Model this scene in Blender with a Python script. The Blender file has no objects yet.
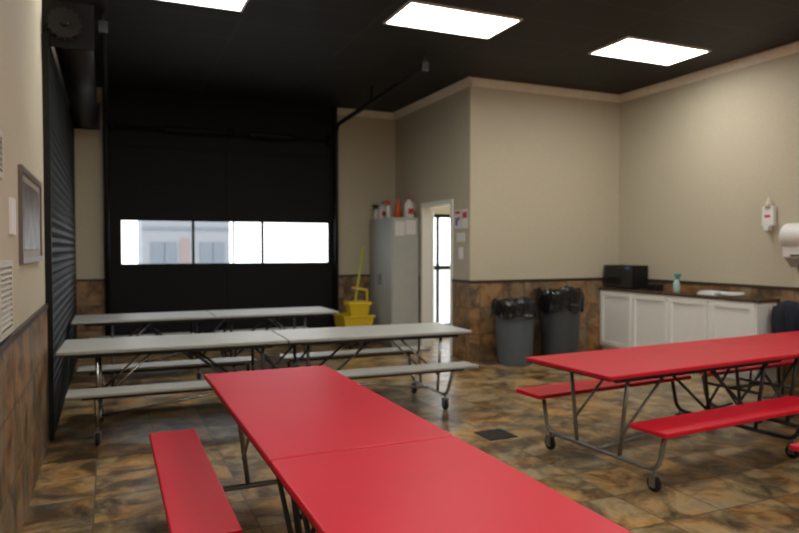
import bpy, bmesh, math, random
from mathutils import Vector, Matrix
random.seed(4)
C = bpy.context.scene.collection
scene = bpy.context.scene

# ---------------------------------------------------------------- materials
def new_mat(name):
    m = bpy.data.materials.new(name); m.use_nodes = True
    nt = m.node_tree
    return m, nt, nt.nodes['Principled BSDF']
def mat(name, col, rough=0.5, metal=0.0, noise=0.06, nscale=12, bump=0.0, spec=0.5, coat=0.0):
    m, nt, b = new_mat(name)
    b.inputs['Roughness'].default_value = rough
    b.inputs['Metallic'].default_value = metal
    b.inputs['Specular IOR Level'].default_value = spec
    b.inputs['Coat Weight'].default_value = coat
    tc = nt.nodes.new('ShaderNodeTexCoord')
    n = nt.nodes.new('ShaderNodeTexNoise'); n.inputs['Scale'].default_value = nscale; n.inputs['Detail'].default_value = 4
    nt.links.new(tc.outputs['Object'], n.inputs['Vector'])
    r = nt.nodes.new('ShaderNodeValToRGB')
    r.color_ramp.elements[0].position = .3; r.color_ramp.elements[1].position = .7
    r.color_ramp.elements[0].color = tuple(c*(1-noise) for c in col)+(1,)
    r.color_ramp.elements[1].color = tuple(min(1,c*(1+noise)) for c in col)+(1,)
    nt.links.new(n.outputs['Fac'], r.inputs['Fac']); nt.links.new(r.outputs['Color'], b.inputs['Base Color'])
    if bump:
        bp = nt.nodes.new('ShaderNodeBump'); bp.inputs['Strength'].default_value = bump; bp.inputs['Distance'].default_value = .01
        nt.links.new(n.outputs['Fac'], bp.inputs['Height']); nt.links.new(bp.outputs['Normal'], b.inputs['Normal'])
    return m
def emis(name, col, s):
    m, nt, b = new_mat(name)
    b.inputs['Base Color'].default_value = (.8,.8,.8,1)
    b.inputs['Emission Color'].default_value = col+(1,); b.inputs['Emission Strength'].default_value = s
    return m
def stone(name, axes, tile, cols, grout, rough, off=0.0, bright=1.0, shift=(0,0), nsc=2.6, hue=((1.16,.95,.72),(.95,1.0,1.05)), hsc=2.2):
    m, nt, b = new_mat(name)
    tc = nt.nodes.new('ShaderNodeTexCoord'); sep = nt.nodes.new('ShaderNodeSeparateXYZ')
    nt.links.new(tc.outputs['Object'], sep.inputs[0])
    cmb = nt.nodes.new('ShaderNodeCombineXYZ')
    nt.links.new(sep.outputs[axes[0]], cmb.inputs[0]); nt.links.new(sep.outputs[axes[1]], cmb.inputs[1])
    mp = nt.nodes.new('ShaderNodeMapping'); mp.inputs['Location'].default_value = (shift[0], shift[1], 0)
    nt.links.new(cmb.outputs[0], mp.inputs['Vector'])
    br = nt.nodes.new('ShaderNodeTexBrick'); br.offset = off
    br.inputs['Scale'].default_value = 1; br.inputs['Brick Width'].default_value = tile; br.inputs['Row Height'].default_value = tile
    br.inputs['Mortar Size'].default_value = .005; br.inputs['Mortar Smooth'].default_value = .4
    br.inputs['Color1'].default_value = (0,0,0,1); br.inputs['Color2'].default_value = (1,1,1,1); br.inputs['Mortar'].default_value = (.5,.5,.5,1)
    nt.links.new(mp.outputs[0], br.inputs['Vector'])
    vm = nt.nodes.new('ShaderNodeVectorMath'); vm.operation = 'MULTIPLY_ADD'
    nt.links.new(br.outputs['Color'], vm.inputs[0]); vm.inputs[1].default_value = (7,9,5)
    nt.links.new(tc.outputs['Object'], vm.inputs[2])
    n = nt.nodes.new('ShaderNodeTexNoise'); n.inputs['Scale'].default_value = nsc; n.inputs['Detail'].default_value = 7
    n.inputs['Roughness'].default_value = .66; n.inputs['Distortion'].default_value = .5
    nt.links.new(vm.outputs[0], n.inputs['Vector'])
    ma = nt.nodes.new('ShaderNodeMath'); ma.operation = 'MULTIPLY_ADD'; ma.inputs[1].default_value = .07
    nt.links.new(br.outputs['Color'], ma.inputs[0]); nt.links.new(n.outputs['Fac'], ma.inputs[2])
    r = nt.nodes.new('ShaderNodeValToRGB'); e = r.color_ramp.elements
    pos = [.39,.47,.55,.63,.73]
    while len(e) < 5: e.new(.5)
    for i in range(5):
        e[i].position = pos[i]; e[i].color = tuple(c*bright for c in cols[i])+(1,)
    nt.links.new(ma.outputs[0], r.inputs['Fac'])
    n2 = nt.nodes.new('ShaderNodeTexNoise'); n2.inputs['Scale'].default_value = hsc; n2.inputs['Detail'].default_value = 4; n2.inputs['Distortion'].default_value = .8
    vm2 = nt.nodes.new('ShaderNodeVectorMath'); vm2.operation = 'ADD'; vm2.inputs[1].default_value = (13.1,4.7,9.3)
    nt.links.new(vm.outputs[0], vm2.inputs[0]); nt.links.new(vm2.outputs[0], n2.inputs['Vector'])
    r2 = nt.nodes.new('ShaderNodeValToRGB'); r2.color_ramp.elements[0].position=.40; r2.color_ramp.elements[1].position=.62
    r2.color_ramp.elements[0].color = hue[1]+(1,); r2.color_ramp.elements[1].color = hue[0]+(1,)
    nt.links.new(n2.outputs['Fac'], r2.inputs['Fac'])
    vm3 = nt.nodes.new('ShaderNodeVectorMath'); vm3.operation='MULTIPLY'
    nt.links.new(r.outputs['Color'], vm3.inputs[0]); nt.links.new(r2.outputs['Color'], vm3.inputs[1])
    mx = nt.nodes.new('ShaderNodeMixRGB'); mx.inputs['Color2'].default_value = grout+(1,)
    nt.links.new(br.outputs['Fac'], mx.inputs['Fac']); nt.links.new(vm3.outputs[0], mx.inputs['Color1'])
    nt.links.new(mx.outputs[0], b.inputs['Base Color'])
    b.inputs['Roughness'].default_value = rough
    bp = nt.nodes.new('ShaderNodeBump'); bp.inputs['Strength'].default_value = .35; bp.inputs['Distance'].default_value = .01
    nt.links.new(n.outputs['Fac'], bp.inputs['Height']); nt.links.new(bp.outputs['Normal'], b.inputs['Normal'])
    return m
slate = [(.060,.042,.025),(.14,.098,.055),(.27,.188,.096),(.41,.295,.155),(.29,.230,.160)]
slatew = [(.07,.050,.032),(.14,.092,.052),(.24,.152,.080),(.30,.208,.120),(.22,.180,.135)]
M = {}
M['wall'] = mat('beige_paint', (.525,.470,.345), .85, noise=.05, nscale=45, bump=.15)
M['crown'] = mat('cream_trim', (.76,.72,.62), .6)
M['floor'] = stone('slate_floor', (0,1), .42, slate, (.12,.087,.052), .33, .0, 1.03, (.1,.2), 3.9, hue=((1.22,.95,.60),(.94,1.0,1.03)), hsc=2.6)
M['tile_x'] = stone('slate_wall_x', (1,2), .36, slatew, (.09,.065,.042), .45, .0, 1.0, (.1,.0), 4.0, hue=((1.24,.95,.66),(.93,1.0,1.04)))
M['tile_y'] = stone('slate_wall_y', (0,2), .36, slatew, (.09,.065,.042), .45, .0, 1.0, (.1,.0), 4.0, hue=((1.24,.95,.66),(.93,1.0,1.04)))
M['rail'] = mat('dark_wood_rail', (.045,.028,.018), .4)
M['black'] = mat('black_paint', (.0045,.0045,.005), .7, spec=.3)
M['black2'] = mat('black_metal', (.008,.008,.009), .5, metal=.0, spec=.3)
M['rolls'] = mat('black_slats', (.006,.007,.008), .6, spec=.22)
M['rubber'] = mat('black_rubber', (.012,.012,.012), .7)
M['steel'] = mat('grey_tube_steel', (.26,.26,.25), .35, metal=.6)
M['dsteel'] = mat('dark_tube_steel', (.05,.05,.05), .4, metal=.3)
M['drum'] = mat('drum_metal', (.018,.018,.018), .5)
M['chrome'] = mat('chrome', (.5,.5,.5), .25, metal=1)
M['red'] = mat('red_laminate', (.58,.008,.027), .42, noise=.03, nscale=3, spec=.4)
M['redb'] = mat('red_bench', (.63,.008,.025), .40, noise=.03, spec=.4)
M['white'] = mat('grey_laminate', (.42,.415,.38), .4, noise=.03)
M['whiteb'] = mat('grey_bench', (.34,.335,.30), .42, noise=.03)
M['edge'] = mat('black_edge', (.02,.02,.02), .5)
M['cab'] = mat('white_cabinet', (.86,.855,.81), .5, noise=.01)
M['grey'] = mat('grey_locker', (.46,.47,.45), .5, noise=.03)
M['bin'] = mat('grey_plastic', (.10,.12,.135), .5)
M['bin2'] = mat('dark_plastic', (.055,.064,.072), .5)
M['bag'] = mat('black_bag', (.006,.006,.007), .28)
M['paper'] = mat('white_paper', (.75,.75,.73), .8, noise=.02)
M['plast'] = mat('white_plastic', (.76,.75,.71), .4, noise=.02)
M['ventp'] = mat('vent_paint', (.55,.52,.44), .5, noise=.02)
M['teal'] = mat('teal_plastic', (.02,.32,.28), .4)
M['bottle'] = mat('pale_teal_bottle', (.45,.62,.58), .35)
M['orange'] = mat('orange_plastic', (.75,.13,.03), .5)
M['redp'] = mat('red_print', (.55,.03,.03), .5)
M['bluep'] = mat('blue_print', (.05,.10,.35), .5)
M['yellow'] = mat('yellow_plastic', (.72,.52,.02), .45)
M['ygreen'] = mat('green_yellow_handle', (.50,.52,.03), .45)
M['count'] = mat('brown_stone_top', (.085,.05,.032), .25, noise=.4, nscale=30)
M['dkglass'] = mat('dark_glass', (.01,.01,.012), .12)
M['navy'] = mat('navy_cloth', (.010,.013,.024), .9, bump=.5, noise=.4)
M['wood'] = mat('brown_frame', (.16,.13,.105), .4)
M['mopstring'] = mat('mop_string', (.45,.42,.35), .95, bump=.6, nscale=80)
M['clear'] = mat('amber_gel', (.62,.55,.42), .15)
M['lamp'] = emis('lamp_diffuser', (1,.975,.93), 17.5)
M['facade'] = mat('facade', (.21,.225,.25), .8)
M['facwin'] = mat('facade_window', (.12,.145,.18), .5)
M['facred'] = mat('facade_brick', (.22,.165,.16), .8)
M['ground'] = mat('concrete', (.6,.6,.58), .9)
M['leaf'] = mat('photo_print', (.10,.07,.05), .4, noise=.9, nscale=6)
M['matb'] = mat('picture_mat', (.36,.33,.28), .7)
# ceiling tiles
m, nt, b = new_mat('black_ceiling_tile')
tc = nt.nodes.new('ShaderNodeTexCoord'); br = nt.nodes.new('ShaderNodeTexBrick'); br.offset = 0
br.inputs['Scale'].default_value = 1; br.inputs['Brick Width'].default_value = 1.22; br.inputs['Row Height'].default_value = .61
br.inputs['Mortar Size'].default_value = .014
br.inputs['Color1'].default_value = (.0065,.0063,.0063,1); br.inputs['Color2'].default_value = (.0100,.0096,.0096,1); br.inputs['Mortar'].default_value = (.026,.025,.025,1)
nt.links.new(tc.outputs['Object'], br.inputs['Vector']); nt.links.new(br.outputs['Color'], b.inputs['Base Color']); b.inputs['Roughness'].default_value = .6
b.inputs['Specular IOR Level'].default_value = .35
M['ceil'] = m
# glass
m, nt, b = new_mat('clear_glass')
out = nt.nodes['Material Output']; tr = nt.nodes.new('ShaderNodeBsdfTransparent'); gl = nt.nodes.new('ShaderNodeBsdfGlossy'); gl.inputs['Roughness'].default_value = .05
mx = nt.nodes.new('ShaderNodeMixShader'); mx.inputs[0].default_value = .05
nt.links.new(tr.outputs[0], mx.inputs[1]); nt.links.new(gl.outputs[0], mx.inputs[2]); nt.links.new(mx.outputs[0], out.inputs['Surface'])
M['glass'] = m

# ---------------------------------------------------------------- mesh builder
class MB:
    def __init__(s): s.bm = bmesh.new(); s.mi = 0
    def _tag(s, faces):
        for f in faces: f.material_index = s.mi
    def box(s, x0,x1,y0,y1,z0,z1):
        v = [s.bm.verts.new((x,y,z)) for x in (x0,x1) for y in (y0,y1) for z in (z0,z1)]
        F = [(0,1,3,2),(4,6,7,5),(0,4,5,1),(2,3,7,6),(0,2,6,4),(1,5,7,3)]
        s._tag([s.bm.faces.new([v[i] for i in f]) for f in F]); return s
    def prism(s, pts, p0, p1):
        a = [s.bm.verts.new(Vector(p0)+Vector(q)) for q in pts]; b = [s.bm.verts.new(Vector(p1)+Vector(q)) for q in pts]
        n = len(pts); fs = [s.bm.faces.new(a), s.bm.faces.new(b[::-1])]
        for i in range(n): fs.append(s.bm.faces.new((a[i],b[i],b[(i+1)%n],a[(i+1)%n])))
        s._tag(fs); return s
    def lathe(s, prof, c=(0,0,0), n=28, axis='z', cap=True, sx=1, sy=1):
        rings = []
        for r,z in prof:
            ring = []
            for i in range(n):
                a = 2*math.pi*i/n; u, w = r*math.cos(a)*sx, r*math.sin(a)*sy
                if axis=='z': p=(u,w,z)
                elif axis=='y': p=(w,z,u)
                else: p=(z,u,w)
                ring.append(s.bm.verts.new((p[0]+c[0],p[1]+c[1],p[2]+c[2])))
            rings.append(ring)
        fs = []
        for a,b in zip(rings, rings[1:]):
            for i in range(n):
                f = s.bm.faces.new((a[i],a[(i+1)%n],b[(i+1)%n],b[i])); f.smooth = True; fs.append(f)
        if cap: fs.append(s.bm.faces.new(rings[0][::-1])); fs.append(s.bm.faces.new(rings[-1]))
        s._tag(fs); return s
    def tube(s, pts, r=.015, n=10, fil=.06):
        P = [Vector(p) for p in pts]; path = [P[0]]
        for i in range(1,len(P)-1):
            a = P[i-1]-P[i]; b = P[i+1]-P[i]; d = min(fil, a.length*.45, b.length*.45)
            q0 = P[i]+a.normalized()*d; q1 = P[i]+b.normalized()*d
            for t in (0,.25,.5,.75,1):
                path.append(q0*(1-t)**2 + P[i]*2*t*(1-t) + q1*t*t)
        path.append(P[-1]); rings=[]
        T = (path[1]-path[0]).normalized(); N = T.orthogonal().normalized()
        for i,p in enumerate(path):
            t = ((path[min(i+1,len(path)-1)]-path[max(i-1,0)])).normalized()
            N = (N - t*N.dot(t)).normalized(); B = t.cross(N)
            rings.append([s.bm.verts.new(p+(N*math.cos(2*math.pi*k/n)+B*math.sin(2*math.pi*k/n))*r) for k in range(n)])
        fs=[]
        for a,b in zip(rings, rings[1:]):
            for k in range(n):
                f=s.bm.faces.new((a[k],a[(k+1)%n],b[(k+1)%n],b[k])); f.smooth=True; fs.append(f)
        fs.append(s.bm.faces.new(rings[0][::-1])); fs.append(s.bm.faces.new(rings[-1])); s._tag(fs); return s
    def slot(s, i): s.mi = i; return s
    def obj(s, name, mats, parent=None, loc=(0,0,0), rot=(0,0,0), bevel=0, label=None, cat=None, kind=None, group=None):
        bmesh.ops.recalc_face_normals(s.bm, faces=s.bm.faces)
        me = bpy.data.meshes.new(name); s.bm.to_mesh(me); s.bm.free()
        if not isinstance(mats,(list,tuple)): mats=[mats]
        for m_ in mats: me.materials.append(M[m_] if isinstance(m_,str) else m_)
        return link(bpy.data.objects.new(name, me), parent, loc, rot, bevel, label, cat, kind, group)
def link(o, parent=None, loc=(0,0,0), rot=(0,0,0), bevel=0, label=None, cat=None, kind=None, group=None):
    C.objects.link(o); o.location = loc; o.rotation_euler = rot
    if parent: o.parent = parent
    if bevel:
        b = o.modifiers.new('bevel','BEVEL'); b.width = bevel; b.segments = 3; b.limit_method='ANGLE'
    if label: o['label']=label
    if cat: o['category']=cat
    if kind: o['kind']=kind
    if group: o['group']=group
    return o
def empty(name, loc=(0,0,0), rot=(0,0,0), **k):
    o = bpy.data.objects.new(name, None); o.empty_display_size=.1
    return link(o, None, loc, rot, **k)
def S(name, mats, mb, **k): return mb.obj(name, mats, kind='structure', **k)

# ---------------------------------------------------------------- room
XL, XR, X1, YP, YB, H = -.466, 6.98, 4.43, 7.73, 10.26, 3.79
Y0 = -3.0
S('floor','floor', MB().box(XL-.1,XR+.1,Y0-.1,YB+.12,-.1,0), label='brown mottled slate tile floor')
S('ceiling','ceil', MB().box(XL-.1,XR+.1,Y0-.1,YB+.12,H,H+.1), label='black suspended ceiling')
S('wall_left','wall', MB().box(XL-.1,XL,Y0,YB,0,H))
S('wall_right','wall', MB().box(XR,XR+.1,Y0,YB,0,H))
S('wall_front','wall', MB().box(XL-.1,XR+.1,Y0-.1,Y0,0,H))
DX0, DX1, DH = -.02, 3.34, 3.0
GX0, GX1, GH = 4.88, 5.85, 2.12
S('wall_back','wall', MB().box(XL-.1,DX0,YB,YB+.12,0,H).box(DX1,GX0,YB,YB+.12,0,H).box(GX0,GX1,YB,YB+.12,GH,H).box(GX1,XR+.1,YB,YB+.12,0,H))
S('wall_header','black', MB().box(DX0,DX1,YB,YB+.12,DH,H))
S('wall_partition','wall', MB().box(X1+.12,XR,YP,YP+.12,0,H))
OY0, OY1, OH = 8.26, 9.17, 2.16
S('wall_alcove','wall', MB().box(X1,X1+.12,YP,OY0-.03,0,H).box(X1,X1+.12,OY1+.03,YB,0,H).box(X1,X1+.12,OY0-.03,OY1+.03,OH+.03,H))
def crown(n, p0, p1, nx, ny):
    d=[(0,0),(0,-.10),(.015,-.10),(.025,-.075),(.055,-.03),(.07,-.02),(.07,0)]
    S('trim_%d'%n,'crown', MB().prism([(nx*a,ny*a,b) for a,b in d], p0, p1))
crown(1,(X1-.0,YP,H),(XR,YP,H),0,-1)
crown(2,(XR,Y0,H),(XR,YP,H),-1,0)
crown(3,(X1,YP-.07,H),(X1,YB,H),-1,0)
crown(4,(DX1+.06,YB,H),(X1,YB,H),0,-1)
WZ=1.08; t=.012
def wains(n, ax, *segs):
    mb=MB()
    for sg in segs: mb.box(*sg, 0, WZ-.02)
    mb.slot(1)
    for sg in segs:
        a=list(sg)
        mb.box(a[0]-(.01 if ax=='x' else 0),a[1]+(.01 if ax=='x' else 0),a[2]-(.01 if ax=='y' else 0),a[3],WZ-.02,WZ+.015)
    S('trim_%d'%n, ['tile_x' if ax=='x' else 'tile_y','rail'], mb)
wains(5,'x',(XL,XL+t,Y0,5.86))
wains(6,'x',(XR-t,XR,Y0,YP-t))
wains(7,'y',(X1-t,XR-t,YP-t,YP))
wains(8,'x',(X1-t,X1,YP,OY0-.06),(X1-t,X1,OY1+.06,YB))
wains(9,'y',(DX1+.05,X1-t,YB-t,YB),(XL,DX0-.04,YB-t,YB))

# ---------------------------------------------------------------- sectional back door
mb=MB()
yf=YB+.02
def panel(z0,z1):
    mb.box(DX0,DX1,yf,yf+.05,z0,z1)
    for xx in (DX0+.0, 1.64, DX1-.06): mb.box(xx,xx+.06,yf-.012,yf,z0,z1-.008)
    mb.box(DX0,DX1,yf-.010,yf,z1-.04,z1-.008)
panel(0,.64); panel(.64,1.28); panel(1.96,2.5); panel(2.5,3.0)
wz0,wz1=1.30,1.93
xs=[.16,1.15,2.19,3.26]
mb.box(DX0,DX1,yf,yf+.05,1.28,wz0); mb.box(DX0,DX1,yf,yf+.05,wz1,1.96)
mb.box(DX0,xs[0],yf,yf+.05,wz0,wz1); mb.box(xs[3],DX1,yf,yf+.05,wz0,wz1)
for x in xs[1:3]: mb.box(x-.018,x+.018,yf,yf+.05,wz0,wz1)
door=S('door_1','black', mb, label='black sectional overhead door with a strip of windows')
mb=MB()
for i in range(3):
    mb.box(xs[i]+(.02 if i else 0),xs[i+1]-(.02 if i<2 else 0),yf+.02,yf+.026,wz0,wz1)
mb.slot(1).box(1.735,1.757,yf+.005,yf+.04,wz0,wz1)
S('window_1',['glass','grey'],mb)
S('trim_10','black2', MB().box(DX0-.04,DX0,YB-.05,YB+.07,0,H).box(DX1,DX1+.05,YB-.05,YB+.07,0,H))
tr=empty('door_track', (0,0,0), label='black steel overhead door track hung below the ceiling', cat='door track')
for nm,x in (('right',3.36),('left',-.03)):
    mb=MB().tube([(x,YB-.085,.02),(x,YB-.085,3.50),(x,6.9,3.62)], .034, 8, .16)
    mb.obj('track_rail','black2',tr)
    MB().box(x-.015,x+.015,6.92,6.95,3.57,H).box(x-.04,x+.04,6.9,6.96,3.57,3.68).obj('hanger','drum' if x>0 else 'black2',tr)
    MB().box(x-.015,x+.015,8.6,8.64,3.56,H).obj('hanger','black2',tr)
sp=empty('torsion_spring_assembly',(0,0,0), label='black torsion spring shaft above the overhead door', cat='door spring')
MB().lathe([(.018,0.02),(.018,3.30)],(.0,YB-.15,3.25),12,'x').obj('shaft','black',sp)
for x in (.75,1.95):
    prof=[]
    for i in range(60):
        prof.append((.042+.008*(i%2), i*.011))
    MB().lathe(prof,(x,YB-.15,3.25),14,'x').obj('spring','black',sp)
for x in (.04,1.66,3.20):
    MB().lathe([(.075,0),(.075,.02),(.055,.025),(.055,.06),(.075,.065),(.075,.08)],(x,YB-.15,3.25),18,'x').box(x+.02,x+.06,YB-.15,YB,3.2,3.3).obj('bracket','black',sp)

# ---------------------------------------------------------------- roller door (left wall)
rd=empty('roller_shutter',(0,0,0), label='black steel roller shutter with horizontal slats', cat='roller door')
mb=MB()
z=0.0; ya,yb=5.89,9.88
while z<3.14:
    d=[(0,0),(.028,0),(.042,.022),(.042,.058),(.028,.08),(0,.08)]
    mb.prism([(a,0,b) for a,b in d],(XL+.004,ya,z),(XL+.004,yb,z)); z+=.082
mb.obj('shutter_curtain','rolls',rd)
for y,w_ in ((5.86,.03),(9.88,.06)): MB().box(XL,XL+.050,y,y+w_,0,3.2).obj('guide_rail','black2',rd)
bx,bz=-.265,3.30
MB().lathe([(.0,6.0),(.155,6.0),(.155,9.85),(.0,9.85)],(bx,0,bz),28,'y',cap=False).obj('roller_barrel','black2',rd)
MB().box(XL,bx+.17,5.93,5.96,bz-.17,bz+.19).obj('end_plate','black2',rd)
MB().box(XL,bx+.17,9.87,9.90,bz-.17,bz+.19).obj('end_plate','black2',rd)
mb=MB().lathe([(.0,5.86),(.115,5.86),(.115,5.90),(.05,5.90),(.05,5.93)],(bx-.04,0,bz),24,'y',cap=False)
for i in range(16):
    a=i*math.pi/8; mb.box(bx-.04+.115*math.cos(a)-.012,bx-.04+.115*math.cos(a)+.012,5.87,5.89,bz+.115*math.sin(a)-.012,bz+.115*math.sin(a)+.012)
for f_ in mb.bm.faces: f_.smooth=False
mb.obj('sprocket','drum',rd)
MB().lathe([(.03,5.80),(.03,5.87)],(bx-.04,0,bz),12,'y').obj('shaft','drum',rd)

# ---------------------------------------------------------------- ceiling troffers
def troffer(x,y):
    e=empty('ceiling_light',(x,y,H), label='recessed rectangular fluorescent ceiling light, lit white', cat='ceiling light', group='recessed ceiling lights')
    MB().box(-.61,.61,-.325,-.30,-.02,0).box(-.61,.61,.30,.325,-.02,0).box(-.61,-.585,-.3,.3,-.02,0).box(.585,.61,-.3,.3,-.02,0).obj('lamp_frame','cab',e)
    MB().box(-.585,.585,-.30,.30,-.012,-.002).obj('diffuser','lamp',e)
for x in (.57,3.14,5.70):
    for y in (5.84,1.6,-1.6): troffer(x,y+(.24 if x<1 and y>5 else 0))
troffer(5.5,9.0)  # unseen lamp, added to brighten the passage behind the side doorway

# ---------------------------------------------------------------- side doorway + glass door beyond
mb=MB()
mb.box(X1-.02,X1+.14,OY0-.06,OY0,0,OH+.06).box(X1-.02,X1+.14,OY1,OY1+.06,0,OH+.06).box(X1-.02,X1+.14,OY0,OY1,OH,OH+.06)
S('trim_11','cab',mb,label='white door casing')
dl=MB().box(0,.76,-.02,.02,.01,2.12)
dl=S('door_2','cab',dl,label='white door leaf standing open',loc=(X1+.19,OY1+.09,0),rot=(0,0,math.radians(62)))
mb=MB()
f=.06; gy=YB+.03
mb.box(GX0,GX0+f,gy,gy+.05,0,GH).box(GX1-f,GX1,gy,gy+.05,0,GH).box(GX0,GX1,gy,gy+.05,GH-f,GH).box(GX0,GX1,gy,gy+.05,0,.20).box(GX0,GX1,gy,gy+.05,1.15,1.22)
mb.box(GX0+.36,GX0+.40,gy,gy+.05,.20,GH)
mb.slot(1).box(GX0+f,GX1-f,gy+.02,gy+.026,.20,GH-f)
S('door_3',['edge','glass'],mb,label='dark framed glass exit door, bright outside')

# ---------------------------------------------------------------- outside
S('ground','ground',MB().box(-30,40,YB+.12,60,-.2,-.1))
bl=MB().box(1.1,4.25,26,30,-.1,7)
bl.slot(1)
for x in (1.4,3.15): bl.box(x,x+.45,25.95,26,.9,1.75).box(x+.5,x+.9,25.95,26,.9,1.75)
bl.slot(2).box(1.1,4.25,25.97,26,-.1,.80).box(2.45,2.75,25.96,26,.8,1.9)
bl.slot(1).box(1.1,4.25,25.96,26,2.2,2.32)
bl.obj('building',['facade','facwin','facred'],label='pale blue-grey building with windows across the yard',cat='building')

# ---------------------------------------------------------------- mobile folding tables
def caster(parent,x,y):
    e=bpy.data.objects.new('caster',None); link(e,parent,(x,y,0))
    MB().lathe([(.0,-.016),(.043,-.016),(.05,-.010),(.05,.010),(.043,.016),(.0,.016)],(0,0,.05),20,'x',cap=False).obj('wheel','rubber',e)
    MB().box(-.026,-.019,-.022,.022,.03,.105).box(.019,.026,-.022,.022,.03,.105).box(-.026,.026,-.025,.025,.10,.112).obj('fork','steel',e)
def ftable(cx,cy,rot,half,top,ben,label,sides=(1,-1),w=.76,zt=.74,zb=.44,cfr='dsteel',group=None,rw=.56,bw=.14,fr='steel',bin_=.14,xin=.40,cin=.05,bt=.032):
    e=empty('folding_bench_table',(cx,cy,0),(0,0,math.radians(rot)),label=label,cat='table')
    if group: e['group']=group
    for s in (-1,1):
        a,b=sorted((s*.006,s*half))
        MB().box(a,b,-w/2,w/2,zt-.028,zt).obj('table_top',top,e,bevel=.008)
        MB().box(a+.002,b-.002,-w/2+.004,w/2-.004,zt-.034,zt-.0285).box(a+.12,b-.12,-w/2+.06,-w/2+.09,zt-.065,zt-.034).box(a+.12,b-.12,w/2-.09,w/2-.06,zt-.065,zt-.034).obj('apron','edge',e)
        for sd in sides:
            a,b=sorted((s*.13,s*(half-bin_)))
            yc=sd*rw
            MB().box(a,b,yc-bw,yc+bw,zb-bt,zb).obj('bench_seat',ben,e,bevel=.008)
            MB().box(a+.1,b-.1,yc-.03,yc+.03,zb-.06,zb-bt).obj('bench_rail','edge',e)
        xe=s*(half-xin); zr=.135; cw=rw-cin
        def frame(x,m_,r=.016):
            Y1=cw if 1 in sides else .30; Y0_=-cw if -1 in sides else -.30
            pts=[(x,-rw if -1 in sides else Y0_,(zb-.055) if -1 in sides else zt-.05),(x,Y0_,zr),(x,Y1,zr),(x,rw if 1 in sides else Y1,(zb-.055) if 1 in sides else zt-.05)]
            MB().tube(pts,r,10,.09).obj('leg_frame',m_,e)
            for q in (-1,1):
                if q in sides: MB().tube([(x,q*.20,zr),(x,q*.27,zt-.05)],r*.9,10).obj('upright',m_,e)
            for y in (Y0_+.03,Y1-.03):
                caster(e,x,y); MB().tube([(x,y,.105),(x,y,.15)],.009,8).obj('caster_stem','steel',e)
        frame(xe,fr); frame(s*.20,cfr)
        for y in (-.23,.23):
            MB().tube([(s*.20,y,.20),(s*.82,y,zt-.05)],.012,8).obj('fold_link',cfr,e)
            MB().tube([(xe,y,.30),(xe-s*.42,y,zt-.05)],.010,8).obj('brace',fr,e)
        MB().tube([(s*.20,0,.30),(xe,0,.135)],.012,8).obj('tie_bar',fr,e)
    MB().tube([(-.2,.0,.42),(.2,.0,.42)],.014,8).tube([(-.2,-.23,.42),(-.2,.23,.42)],.012,8).tube([(.2,-.23,.42),(.2,.23,.42)],.012,8).obj('center_hinge',cfr,e)
    for y in (-.24,.24):
        MB().tube([(-.2,y,.62),(.2,y,.2)],.011,8).tube([(.2,y,.62),(-.2,y,.2)],.011,8).obj('scissor_link',cfr,e)
    return e
ftable(.932,2.436,90,1.835,'red','redb','red laminate folding cafeteria table with attached red bench',sides=(1,),w=.79,rw=.60,bw=.13)
ftable(4.71,3.72,4.0,1.93,'red','redb','red laminate folding cafeteria table with benches on both sides',w=.82,rw=.57,xin=.30)
ftable(5.01,1.755,0,1.70,'red','redb','red laminate folding cafeteria table with long red benches',rw=.57)
ftable(1.41,5.93,-1.5,1.78,'white','whiteb','pale grey folding cafeteria table with benches and casters',fr='chrome',zb=.455,bin_=.08,xin=.28,rw=.53,cin=.13,bt=.024,bw=.13)
ftable(1.12,8.24,0,1.50,'white','whiteb','pale grey folding cafeteria table standing before the overhead door',bt=.024,bw=.13,cin=.1)

# floor drain
mb=MB().box(2.75,3.01,4.47,4.73,.0,.006).slot(1)
for i in range(6): mb.box(2.77,2.99,4.49+i*.04,4.500+i*.04,.006,.009)
mb.obj('floor_drain',['edge','dsteel'],label='dark square metal floor drain grate',cat='floor drain')

# ---------------------------------------------------------------- bins
def trash(x,y,r,h,m_,label,amp=1.0,drop=0.0):
    e=empty('trash_can',(x,y,0),label=label,cat='trash can')
    MB().lathe([(r*.78,0),(r*.80,.02),(r*.95,h-.09),(r*.95,h-.06),(r,h-.055),(r*1.02,h),(r*.96,h),(r*.92,h-.06),(r*.75,.04)],n=36,cap=False).lathe([(0,.03),(r*.79,.03)],n=36,cap=False).obj('bin_body',m_,e)
    for s in (-1,1):
        MB().tube([(-.06,s*r*.94,h-.14),(-.05,s*(r+.05),h-.14),(.05,s*(r+.05),h-.14),(.06,s*r*.94,h-.14)],.012,8,.02).obj('handle',m_,e)
    mb=MB(); n=72
    prof=[(.55,-.10),(.80,-.02),(.90,.035),(1.0,.05),(1.07,.015),(1.075,-.05),(1.06,-.10-drop*.5),(1.09,-.16-drop)]
    rings=[]
    for k,(a,b) in enumerate(prof):
        ring=[]
        for i in range(n):
            th=2*math.pi*i/n; wv=1+.018*math.sin(th*11+k*.8)+.012*math.sin(th*23+k)+.012*random.uniform(-1,1)
            zz=b
            if k>=6: zz+= amp*(.035*math.sin(th*5+x)+.02*math.sin(th*9))+random.uniform(-.01,.01)
            elif k in (1,2,3,4): zz+= amp*(.022*math.sin(th*3+1+x)+.014*math.sin(th*8+k)+.010*random.uniform(-1,1))
            ring.append(mb.bm.verts.new((r*a*wv*math.cos(th),r*a*wv*math.sin(th),h+zz)))
        rings.append(ring)
    for a,b in zip(rings,rings[1:]):
        for i in range(n):
            mb.bm.faces.new((a[i],a[(i+1)%n],b[(i+1)%n],b[i]))
    mb.bm.faces.new(rings[0])
    mb.obj('bin_liner','bag',e)
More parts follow.
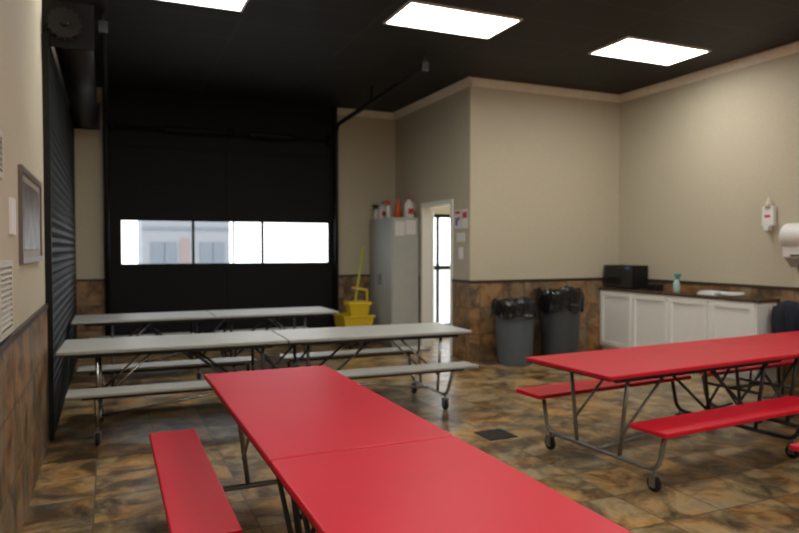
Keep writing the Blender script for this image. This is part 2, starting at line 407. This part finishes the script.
trash(4.90,7.36,.28,.80,'bin','grey round plastic trash can with black liner',.6)
trash(5.61,7.34,.30,.92,'bin2','large dark grey plastic trash can with black bag liner',1.2,.05)

# ---------------------------------------------------------------- counter cabinets
CX=6.635; CZ=.955; CY0,CY1=5.14,YP-t
ncab=4; wdt=(CY1-CY0)/ncab
for i in range(ncab):
    y0=CY0+i*wdt; y1=y0+wdt
    e=empty('base_cabinet',(0,0,0),label='white painted base cabinet with panelled door',cat='cabinet',group='white base cabinets under the counter')
    MB().box(CX,XR-t-.002,y0+.001,y1-.001,.09,CZ-.035).box(CX+.05,XR-t-.002,y0+.001,y1-.001,0,.09).obj('cabinet_body','cab',e)
    mb=MB(); a,b=y0+.02,y1-.02; z0,z1=.12,CZ-.06; q=.06
    mb.box(CX-.022,CX,a,b,z0,z0+q).box(CX-.022,CX,a,b,z1-q,z1).box(CX-.022,CX,a,a+q,z0+q,z1-q).box(CX-.022,CX,b-q,b,z0+q,z1-q).box(CX-.006,CX,a+q,b-q,z0+q,z1-q)
    dd=mb.obj('cabinet_door','cab',e)
MB().box(CX-.03,XR-t-.002,CY0-.03,CY1,CZ-.035,CZ).obj('countertop','count',bevel=.005,label='dark brown stone countertop along the wall',cat='countertop')
e=empty('microwave',(6.66,7.10,CZ),label='black microwave oven on the counter',cat='microwave')
MB().box(0,.29,0,.56,.015,.33).obj('microwave_body','black2',e,bevel=.008)
MB().box(-.02,0,.15,.56,.02,.325).slot(1).box(-.022,-.02,.20,.52,.06,.29).obj('microwave_door',['edge','dkglass'],e)
MB().box(-.02,0,.005,.145,.02,.325).slot(1).box(-.022,-.02,.03,.12,.28,.31).obj('control_panel',['edge','bluep'],e)
for a in (.03,.26):
    for b_ in (.03,.53): MB().box(a-.012,a+.012,b_-.012,b_+.012,0,.016).obj('foot','rubber',e)
e=empty('card_reader',(6.80,6.82,CZ),label='small black device beside the microwave',cat='device')
MB().box(-.06,.06,-.09,.09,0,.09).obj('device_body','black2',e,bevel=.01)
MB().box(-.045,.045,-.094,-.09,.02,.075).obj('device_screen','dkglass',e)
def spray(x,y,z,body,head,label,h=.16,rot=0):
    e=empty('spray_bottle',(x,y,z),(0,0,rot),label=label,cat='spray bottle')
    MB().lathe([(0,0),(.038,0),(.042,.01),(.042,h*.65),(.032,h*.85),(.016,h),(.016,h+.01),(0,h+.01)],cap=False,n=20).obj('bottle_body',body,e)
    MB().lathe([(.019,h),(.019,h+.03)],n=16).box(-.055,.03,-.014,.014,h+.03,h+.07).box(-.07,-.055,-.01,.01,h+.045,h+.065).tube([(-.035,0,h+.03),(-.05,0,h-.01)],.006,6).obj('trigger_head',head,e)
spray(6.78,6.43,CZ,'bottle','teal','pale teal spray bottle with teal trigger on the counter',.17,1.5)
e=empty('paper_plate_stack',(6.78,5.58,CZ),label='stack of white paper plates on the counter',cat='paper plates')
MB().lathe([(0,0),(.085,0),(.125,.018),(.125,.045),(.085,.03),(0,.028)],cap=False,n=32).obj('plates','paper',e)
e=empty('paper_towels',(6.78,5.88,CZ),label='white folded paper towels on the counter',cat='paper towels')
MB().box(-.1,.1,-.13,.13,0,.025).box(-.09,.10,-.12,.11,.025,.045).obj('towels','paper',e,bevel=.004)

# ---------------------------------------------------------------- right wall dispensers
e=empty('sanitizer_dispenser',(XR,5.25,1.73),label='white wall-mounted hand sanitizer dispenser with red print',cat='sanitizer dispenser')
MB().box(-.06,0,-.075,.075,.05,.28).obj('dispenser_body','plast',e,bevel=.012)
MB().lathe([(0,.26),(.04,.26),(.045,.28),(.045,.32),(.02,.35),(.014,.38),(0,.38)],(-.04,0,0),cap=False,n=18).obj('refill_bottle','clear',e)
MB().box(-.085,-.02,-.03,.03,.0,.05).obj('push_bar','plast',e,bevel=.006)
MB().box(-.0615,-.06,-.035,.035,.15,.18).obj('printed_label','redp',e)
e=empty('paper_towel_dispenser',(XR,4.78,1.32),label='white plastic wall-mounted paper towel dispenser',cat='paper towel dispenser')
MB().box(-.22,0,-.17,.17,.10,.36).lathe([(.0,-.17),(.14,-.17),(.14,.17),(.0,.17)],(-.14,0,.34),28,'y',cap=False).obj('dispenser_cover','plast',e,bevel=.02)
MB().prism([(0,0,0),(-.10,0,0),(-.20,0,.10),(0,0,.10)],(0,-.155,0),(0,.155,0)).obj('dispenser_base','grey',e,bevel=.01)
MB().box(-.225,-.22,-.07,.07,.12,.14).obj('lever','edge',e)

# ---------------------------------------------------------------- storage cabinet + things on top
e=empty('storage_cabinet',(0,0,0),label='tall grey steel storage cabinet in the corner',cat='cabinet')
sx0,sx1,sy0,sy1,sz=3.96,4.40,9.27,10.20,2.0
MB().box(sx0,sx1,sy0,sy1,.04,sz).box(sx0+.02,sx1,sy0+.02,sy1-.02,0,.04).obj('cabinet_body','grey',e,bevel=.004)
for a,b in ((sy0+.01,(sy0+sy1)/2-.003),((sy0+sy1)/2+.003,sy1-.01)):
    d_=MB().box(sx0-.018,sx0,a,b,.07,sz-.02).obj('cabinet_door','grey',e,bevel=.003)
    MB().box(sx0-.03,sx0-.018,(sy0+sy1)/2-.05 if a<9.5 else (sy0+sy1)/2+.03,(sy0+sy1)/2-.03 if a<9.5 else (sy0+sy1)/2+.05,.95,1.12).obj('handle','chrome',d_)
for i,(x,z,w_,h_) in enumerate(((4.0,1.72,.16,.22),(4.18,1.74,.17,.22))):
    mb=MB().box(x,x+w_,sy0-.003,sy0,z,z+h_)
    mb.obj('paper_sheet','paper',None,label='white paper sheet taped to the grey cabinet side',cat='paper',group='papers taped to the cabinet')
def jug(x,y,z,m_,cap,label,s=1):
    e=empty('plastic_jug',(x,y,z),label=label,cat='jug')
    MB().lathe([(0,0),(.065*s,0),(.07*s,.01),(.07*s,.15*s),(.05*s,.20*s),(.02*s,.23*s),(.02*s,.25*s),(0,.25*s)],cap=False,n=20).obj('jug_body',m_,e)
    MB().lathe([(.024*s,.245*s),(.024*s,.275*s)],n=14).obj('cap',cap,e)
    MB().tube([(.04*s,0,.205*s),(.095*s,0,.19*s),(.095*s,0,.11*s),(.068*s,0,.08*s)],.009,8,.03).obj('jug_handle',m_,e)
    MB().box(-.04*s,.04*s,-.072*s,-.066*s,.05*s,.12*s).obj('printed_label','redp' if m_=='plast' else 'bluep',e)
spray(4.03,10.12,sz,'plast','edge','white spray bottle on the grey cabinet',.17)
jug(4.07,9.93,sz,'plast','bluep','white plastic jug on the grey cabinet',1.0)
spray(4.05,9.66,sz,'plast','redp','white spray bottle with red trigger on the cabinet',.21)
jug(4.29,9.40,sz,'plast','redp','white plastic jug with red label on the cabinet',1.2)
e=empty('safety_cone',(4.20,9.62,sz),label='small orange cone on the grey cabinet',cat='cone')
MB().box(-.07,.07,-.07,.07,0,.015).obj('cone_base','orange',e)
MB().lathe([(.065,.015),(.055,.14),(.03,.28),(.02,.30)],n=24).obj('cone_body','orange',e)

e=empty('safety_poster',(X1,8.07,1.80),label='small white poster with red and blue print by the doorway',cat='poster')
MB().box(-.004,0,-.09,.09,0,.26).obj('poster_sheet','paper',e)
MB().box(-.006,-.004,-.07,.07,.20,.24).box(-.006,-.004,-.06,-.01,.11,.17).obj('red_print','redp',e)
MB().box(-.006,-.004,.0,.06,.04,.15).obj('blue_print','bluep',e)
e=empty('warning_poster',(X1,7.87,1.80),label='small white notice with red print by the doorway',cat='poster')
MB().box(-.004,0,-.08,.08,0,.26).obj('poster_sheet','paper',e)
MB().box(-.006,-.004,-.06,.06,.14,.22).obj('red_print','redp',e)
e=empty('light_switch',(X1,7.98,1.44),label='white light switch plate by the doorway',cat='light switch')
MB().box(-.008,0,-.06,.06,-.06,.10).obj('switch_plate','plast',e,bevel=.003)
MB().box(-.016,-.008,-.01,.01,0,.03).obj('toggle','plast',e)
MB().box(X1-.003,X1,7.86,8.1,1.62,1.74).obj('notice','paper',label='small white paper notice beside the doorway',cat='notice')

# ---------------------------------------------------------------- mop bucket
e=empty('mop_bucket',(3.44,9.60,0),label='yellow wheeled mop bucket with wringer',cat='mop bucket')
mb=MB()
def frust(mb,x0,y0,x1,y1,z0,z1):
    v=[mb.bm.verts.new(p) for p in ((-x0,-y0,z0),(x0,-y0,z0),(x0,y0,z0),(-x0,y0,z0),(-x1,-y1,z1),(x1,-y1,z1),(x1,y1,z1),(-x1,y1,z1))]
    for f_ in ((3,2,1,0),(0,1,5,4),(1,2,6,5),(2,3,7,6),(3,0,4,7)): mb.bm.faces.new([v[i] for i in f_])
frust(mb,.18,.20,.24,.27,.10,.50); mb.box(-.255,-.235,-.285,.285,.48,.51).box(.235,.255,-.285,.285,.48,.51).box(-.24,.24,-.285,-.265,.48,.51).box(-.24,.24,.265,.285,.48,.51)
mb.obj('bucket_body','yellow',e)
mb=MB(); frust(mb,.12,.08,.17,.12,.42,.70); mb.box(-.18,.18,-.13,.13,.66,.71)
mb.obj('wringer','yellow',e,loc=(.04,-.08,0))
MB().tube([(.20,-.08,.66),(.22,-.02,.88),(-.02,-.02,.92)],.018,8,.04).obj('wringer_handle','yellow',e)
for a in (-.12,.12):
    for b_ in (-.17,.17):
        MB().lathe([(0,-.012),(.045,-.012),(.045,.012),(0,.012)],(a,b_,.045),16,'x',cap=False).box(a-.02,a+.02,b_-.02,b_+.02,.07,.105).obj('wheel','rubber',e)
e=empty('mop',(3.44,9.57,0),label='mop with yellow-green handle leaning in the yellow bucket',cat='mop')
MB().tube([(-.02,-.02,.50),(.26,.28,1.56)],.017,10).obj('mop_handle','ygreen',e)
mb=MB()
for i in range(16):
    a=i*math.pi/8; mb.tube([(-.01,-.03,.55),(.03*math.cos(a),-.04+.03*math.sin(a),.48),(.05*math.cos(a),-.05+.04*math.sin(a),.44)],.010,6,.03)
mb.obj('mop_head','mopstring',e)

# ---------------------------------------------------------------- left wall things
e=empty('picture_frame',(XL,4.85,1.72),label='grey-brown framed picture hanging on the beige wall',cat='picture frame')
L,Hh,q=.59,.28,.035
MB().box(0,.022,-L,L,-Hh,-Hh+q).box(0,.022,-L,L,Hh-q,Hh).box(0,.022,-L,-L+q,-Hh+q,Hh-q).box(0,.022,L-q,L,-Hh+q,Hh-q).obj('frame','wood',e)
MB().box(0.001,.010,-L+q,L-q,-Hh+q,Hh-q).obj('mat_board','matb',e)
MB().box(.010,.013,-L+.14,L-.14,-Hh+.08,Hh-.08).obj('picture','leaf',e)
MB().box(XL,XL+.012,3.88,4.05,1.60,1.79).obj('wall_notice','paper',label='small white notice on the beige wall',cat='notice')
def vent(y,z,w_,h_,label):
    e=empty('wall_vent',(XL,y,z),label=label,cat='vent')
    mb=MB().box(0,.018,-w_,w_,-h_,-h_+.03).box(0,.018,-w_,w_,h_-.03,h_).box(0,.018,-w_,-w_+.03,-h_+.03,h_-.03).box(0,.018,w_-.03,w_,-h_+.03,h_-.03).obj('vent_frame','ventp',e)
    MB().box(0,.002,-w_+.03,w_-.03,-h_+.03,h_-.03).obj('shade_backing','drum',e)  # flat dark sheet, the shade between the louvers put into its colour
    mb=MB(); z_=-h_+.05
    while z_<h_-.04:
        mb.prism([(.002,0,.010),(.018,0,-.008),(.018,0,-.003),(.002,0,.015)],(0,-w_+.03,z_),(0,w_-.03,z_)); z_+=.026
    mb.obj('louvers','ventp',e)
vent(3.62,1.29,.22,.18,'white louvered wall vent above the tile')
vent(3.38,1.96,.2,.11,'small white louvered wall vent')

# ---------------------------------------------------------------- chair + jacket
CHX,CHY=6.60,4.83
e=empty('chair',(CHX,CHY,0),(0,0,math.radians(90)),label='black chair standing by the red table',cat='chair')
MB().box(-.21,.21,-.2,.22,.43,.46).obj('seat','edge',e,bevel=.012)
MB().box(-.2,.2,-.235,-.21,.62,.90).obj('backrest','edge',e,bevel=.01)
for s in (-1,1):
    MB().tube([(s*.19,-.26,0),(s*.19,-.20,.45),(s*.19,-.235,.92)],.012,8).obj('leg','black2',e)
    MB().tube([(s*.19,.22,0),(s*.19,.18,.43)],.012,8).obj('leg','black2',e)
mb=MB(); n=26; m_=18; rows=[]
for j in range(m_+1):
    v=j/m_; row=[]
    for i in range(n+1):
        u=i/n; x=(u-.5)*.50*(1+.1*math.sin(v*6))
        s_=v*1.15-.575
        y=-.222+ (.05 if s_>0 else -.05)*min(1,abs(s_)*8)+.020*math.sin(u*21+v*5)*min(1,abs(s_)*4)+.008*math.sin(u*37-v*11)
        z=.945-abs(s_)*.85+.018*math.sin(u*11)-(.07*abs(u-.5)*2)
        row.append(mb.bm.verts.new((x,y,z)))
    rows.append(row)
for a,b in zip(rows,rows[1:]):
    for i in range(n):
        f_=mb.bm.faces.new((a[i],a[i+1],b[i+1],b[i])); f_.smooth=True
j=mb.obj('jacket','navy',None,(CHX,CHY,0.0),(0,0,math.radians(90)),label='dark navy jacket draped over the chair back',cat='jacket')
sd=j.modifiers.new('s','SOLIDIFY'); sd.thickness=.02; sd.offset=1

# ---------------------------------------------------------------- world, camera
w=bpy.data.worlds.new('World'); scene.world=w; w.use_nodes=True
bg=w.node_tree.nodes['Background']; bg.inputs['Color'].default_value=(.93,.97,1,1); bg.inputs['Strength'].default_value=3.2
cam=bpy.data.cameras.new('Camera'); cam.lens=660/799*36; cam.sensor_width=36
cam.dof.use_dof=True; cam.dof.focus_distance=2.2; cam.dof.aperture_fstop=2.8
co=bpy.data.objects.new('Camera',cam); C.objects.link(co); co.location=(0,0,1.53)
co.rotation_euler=(math.radians(90-1.6),0,math.radians(-23.72))
scene.camera=co
scene.view_settings.view_transform='Standard'
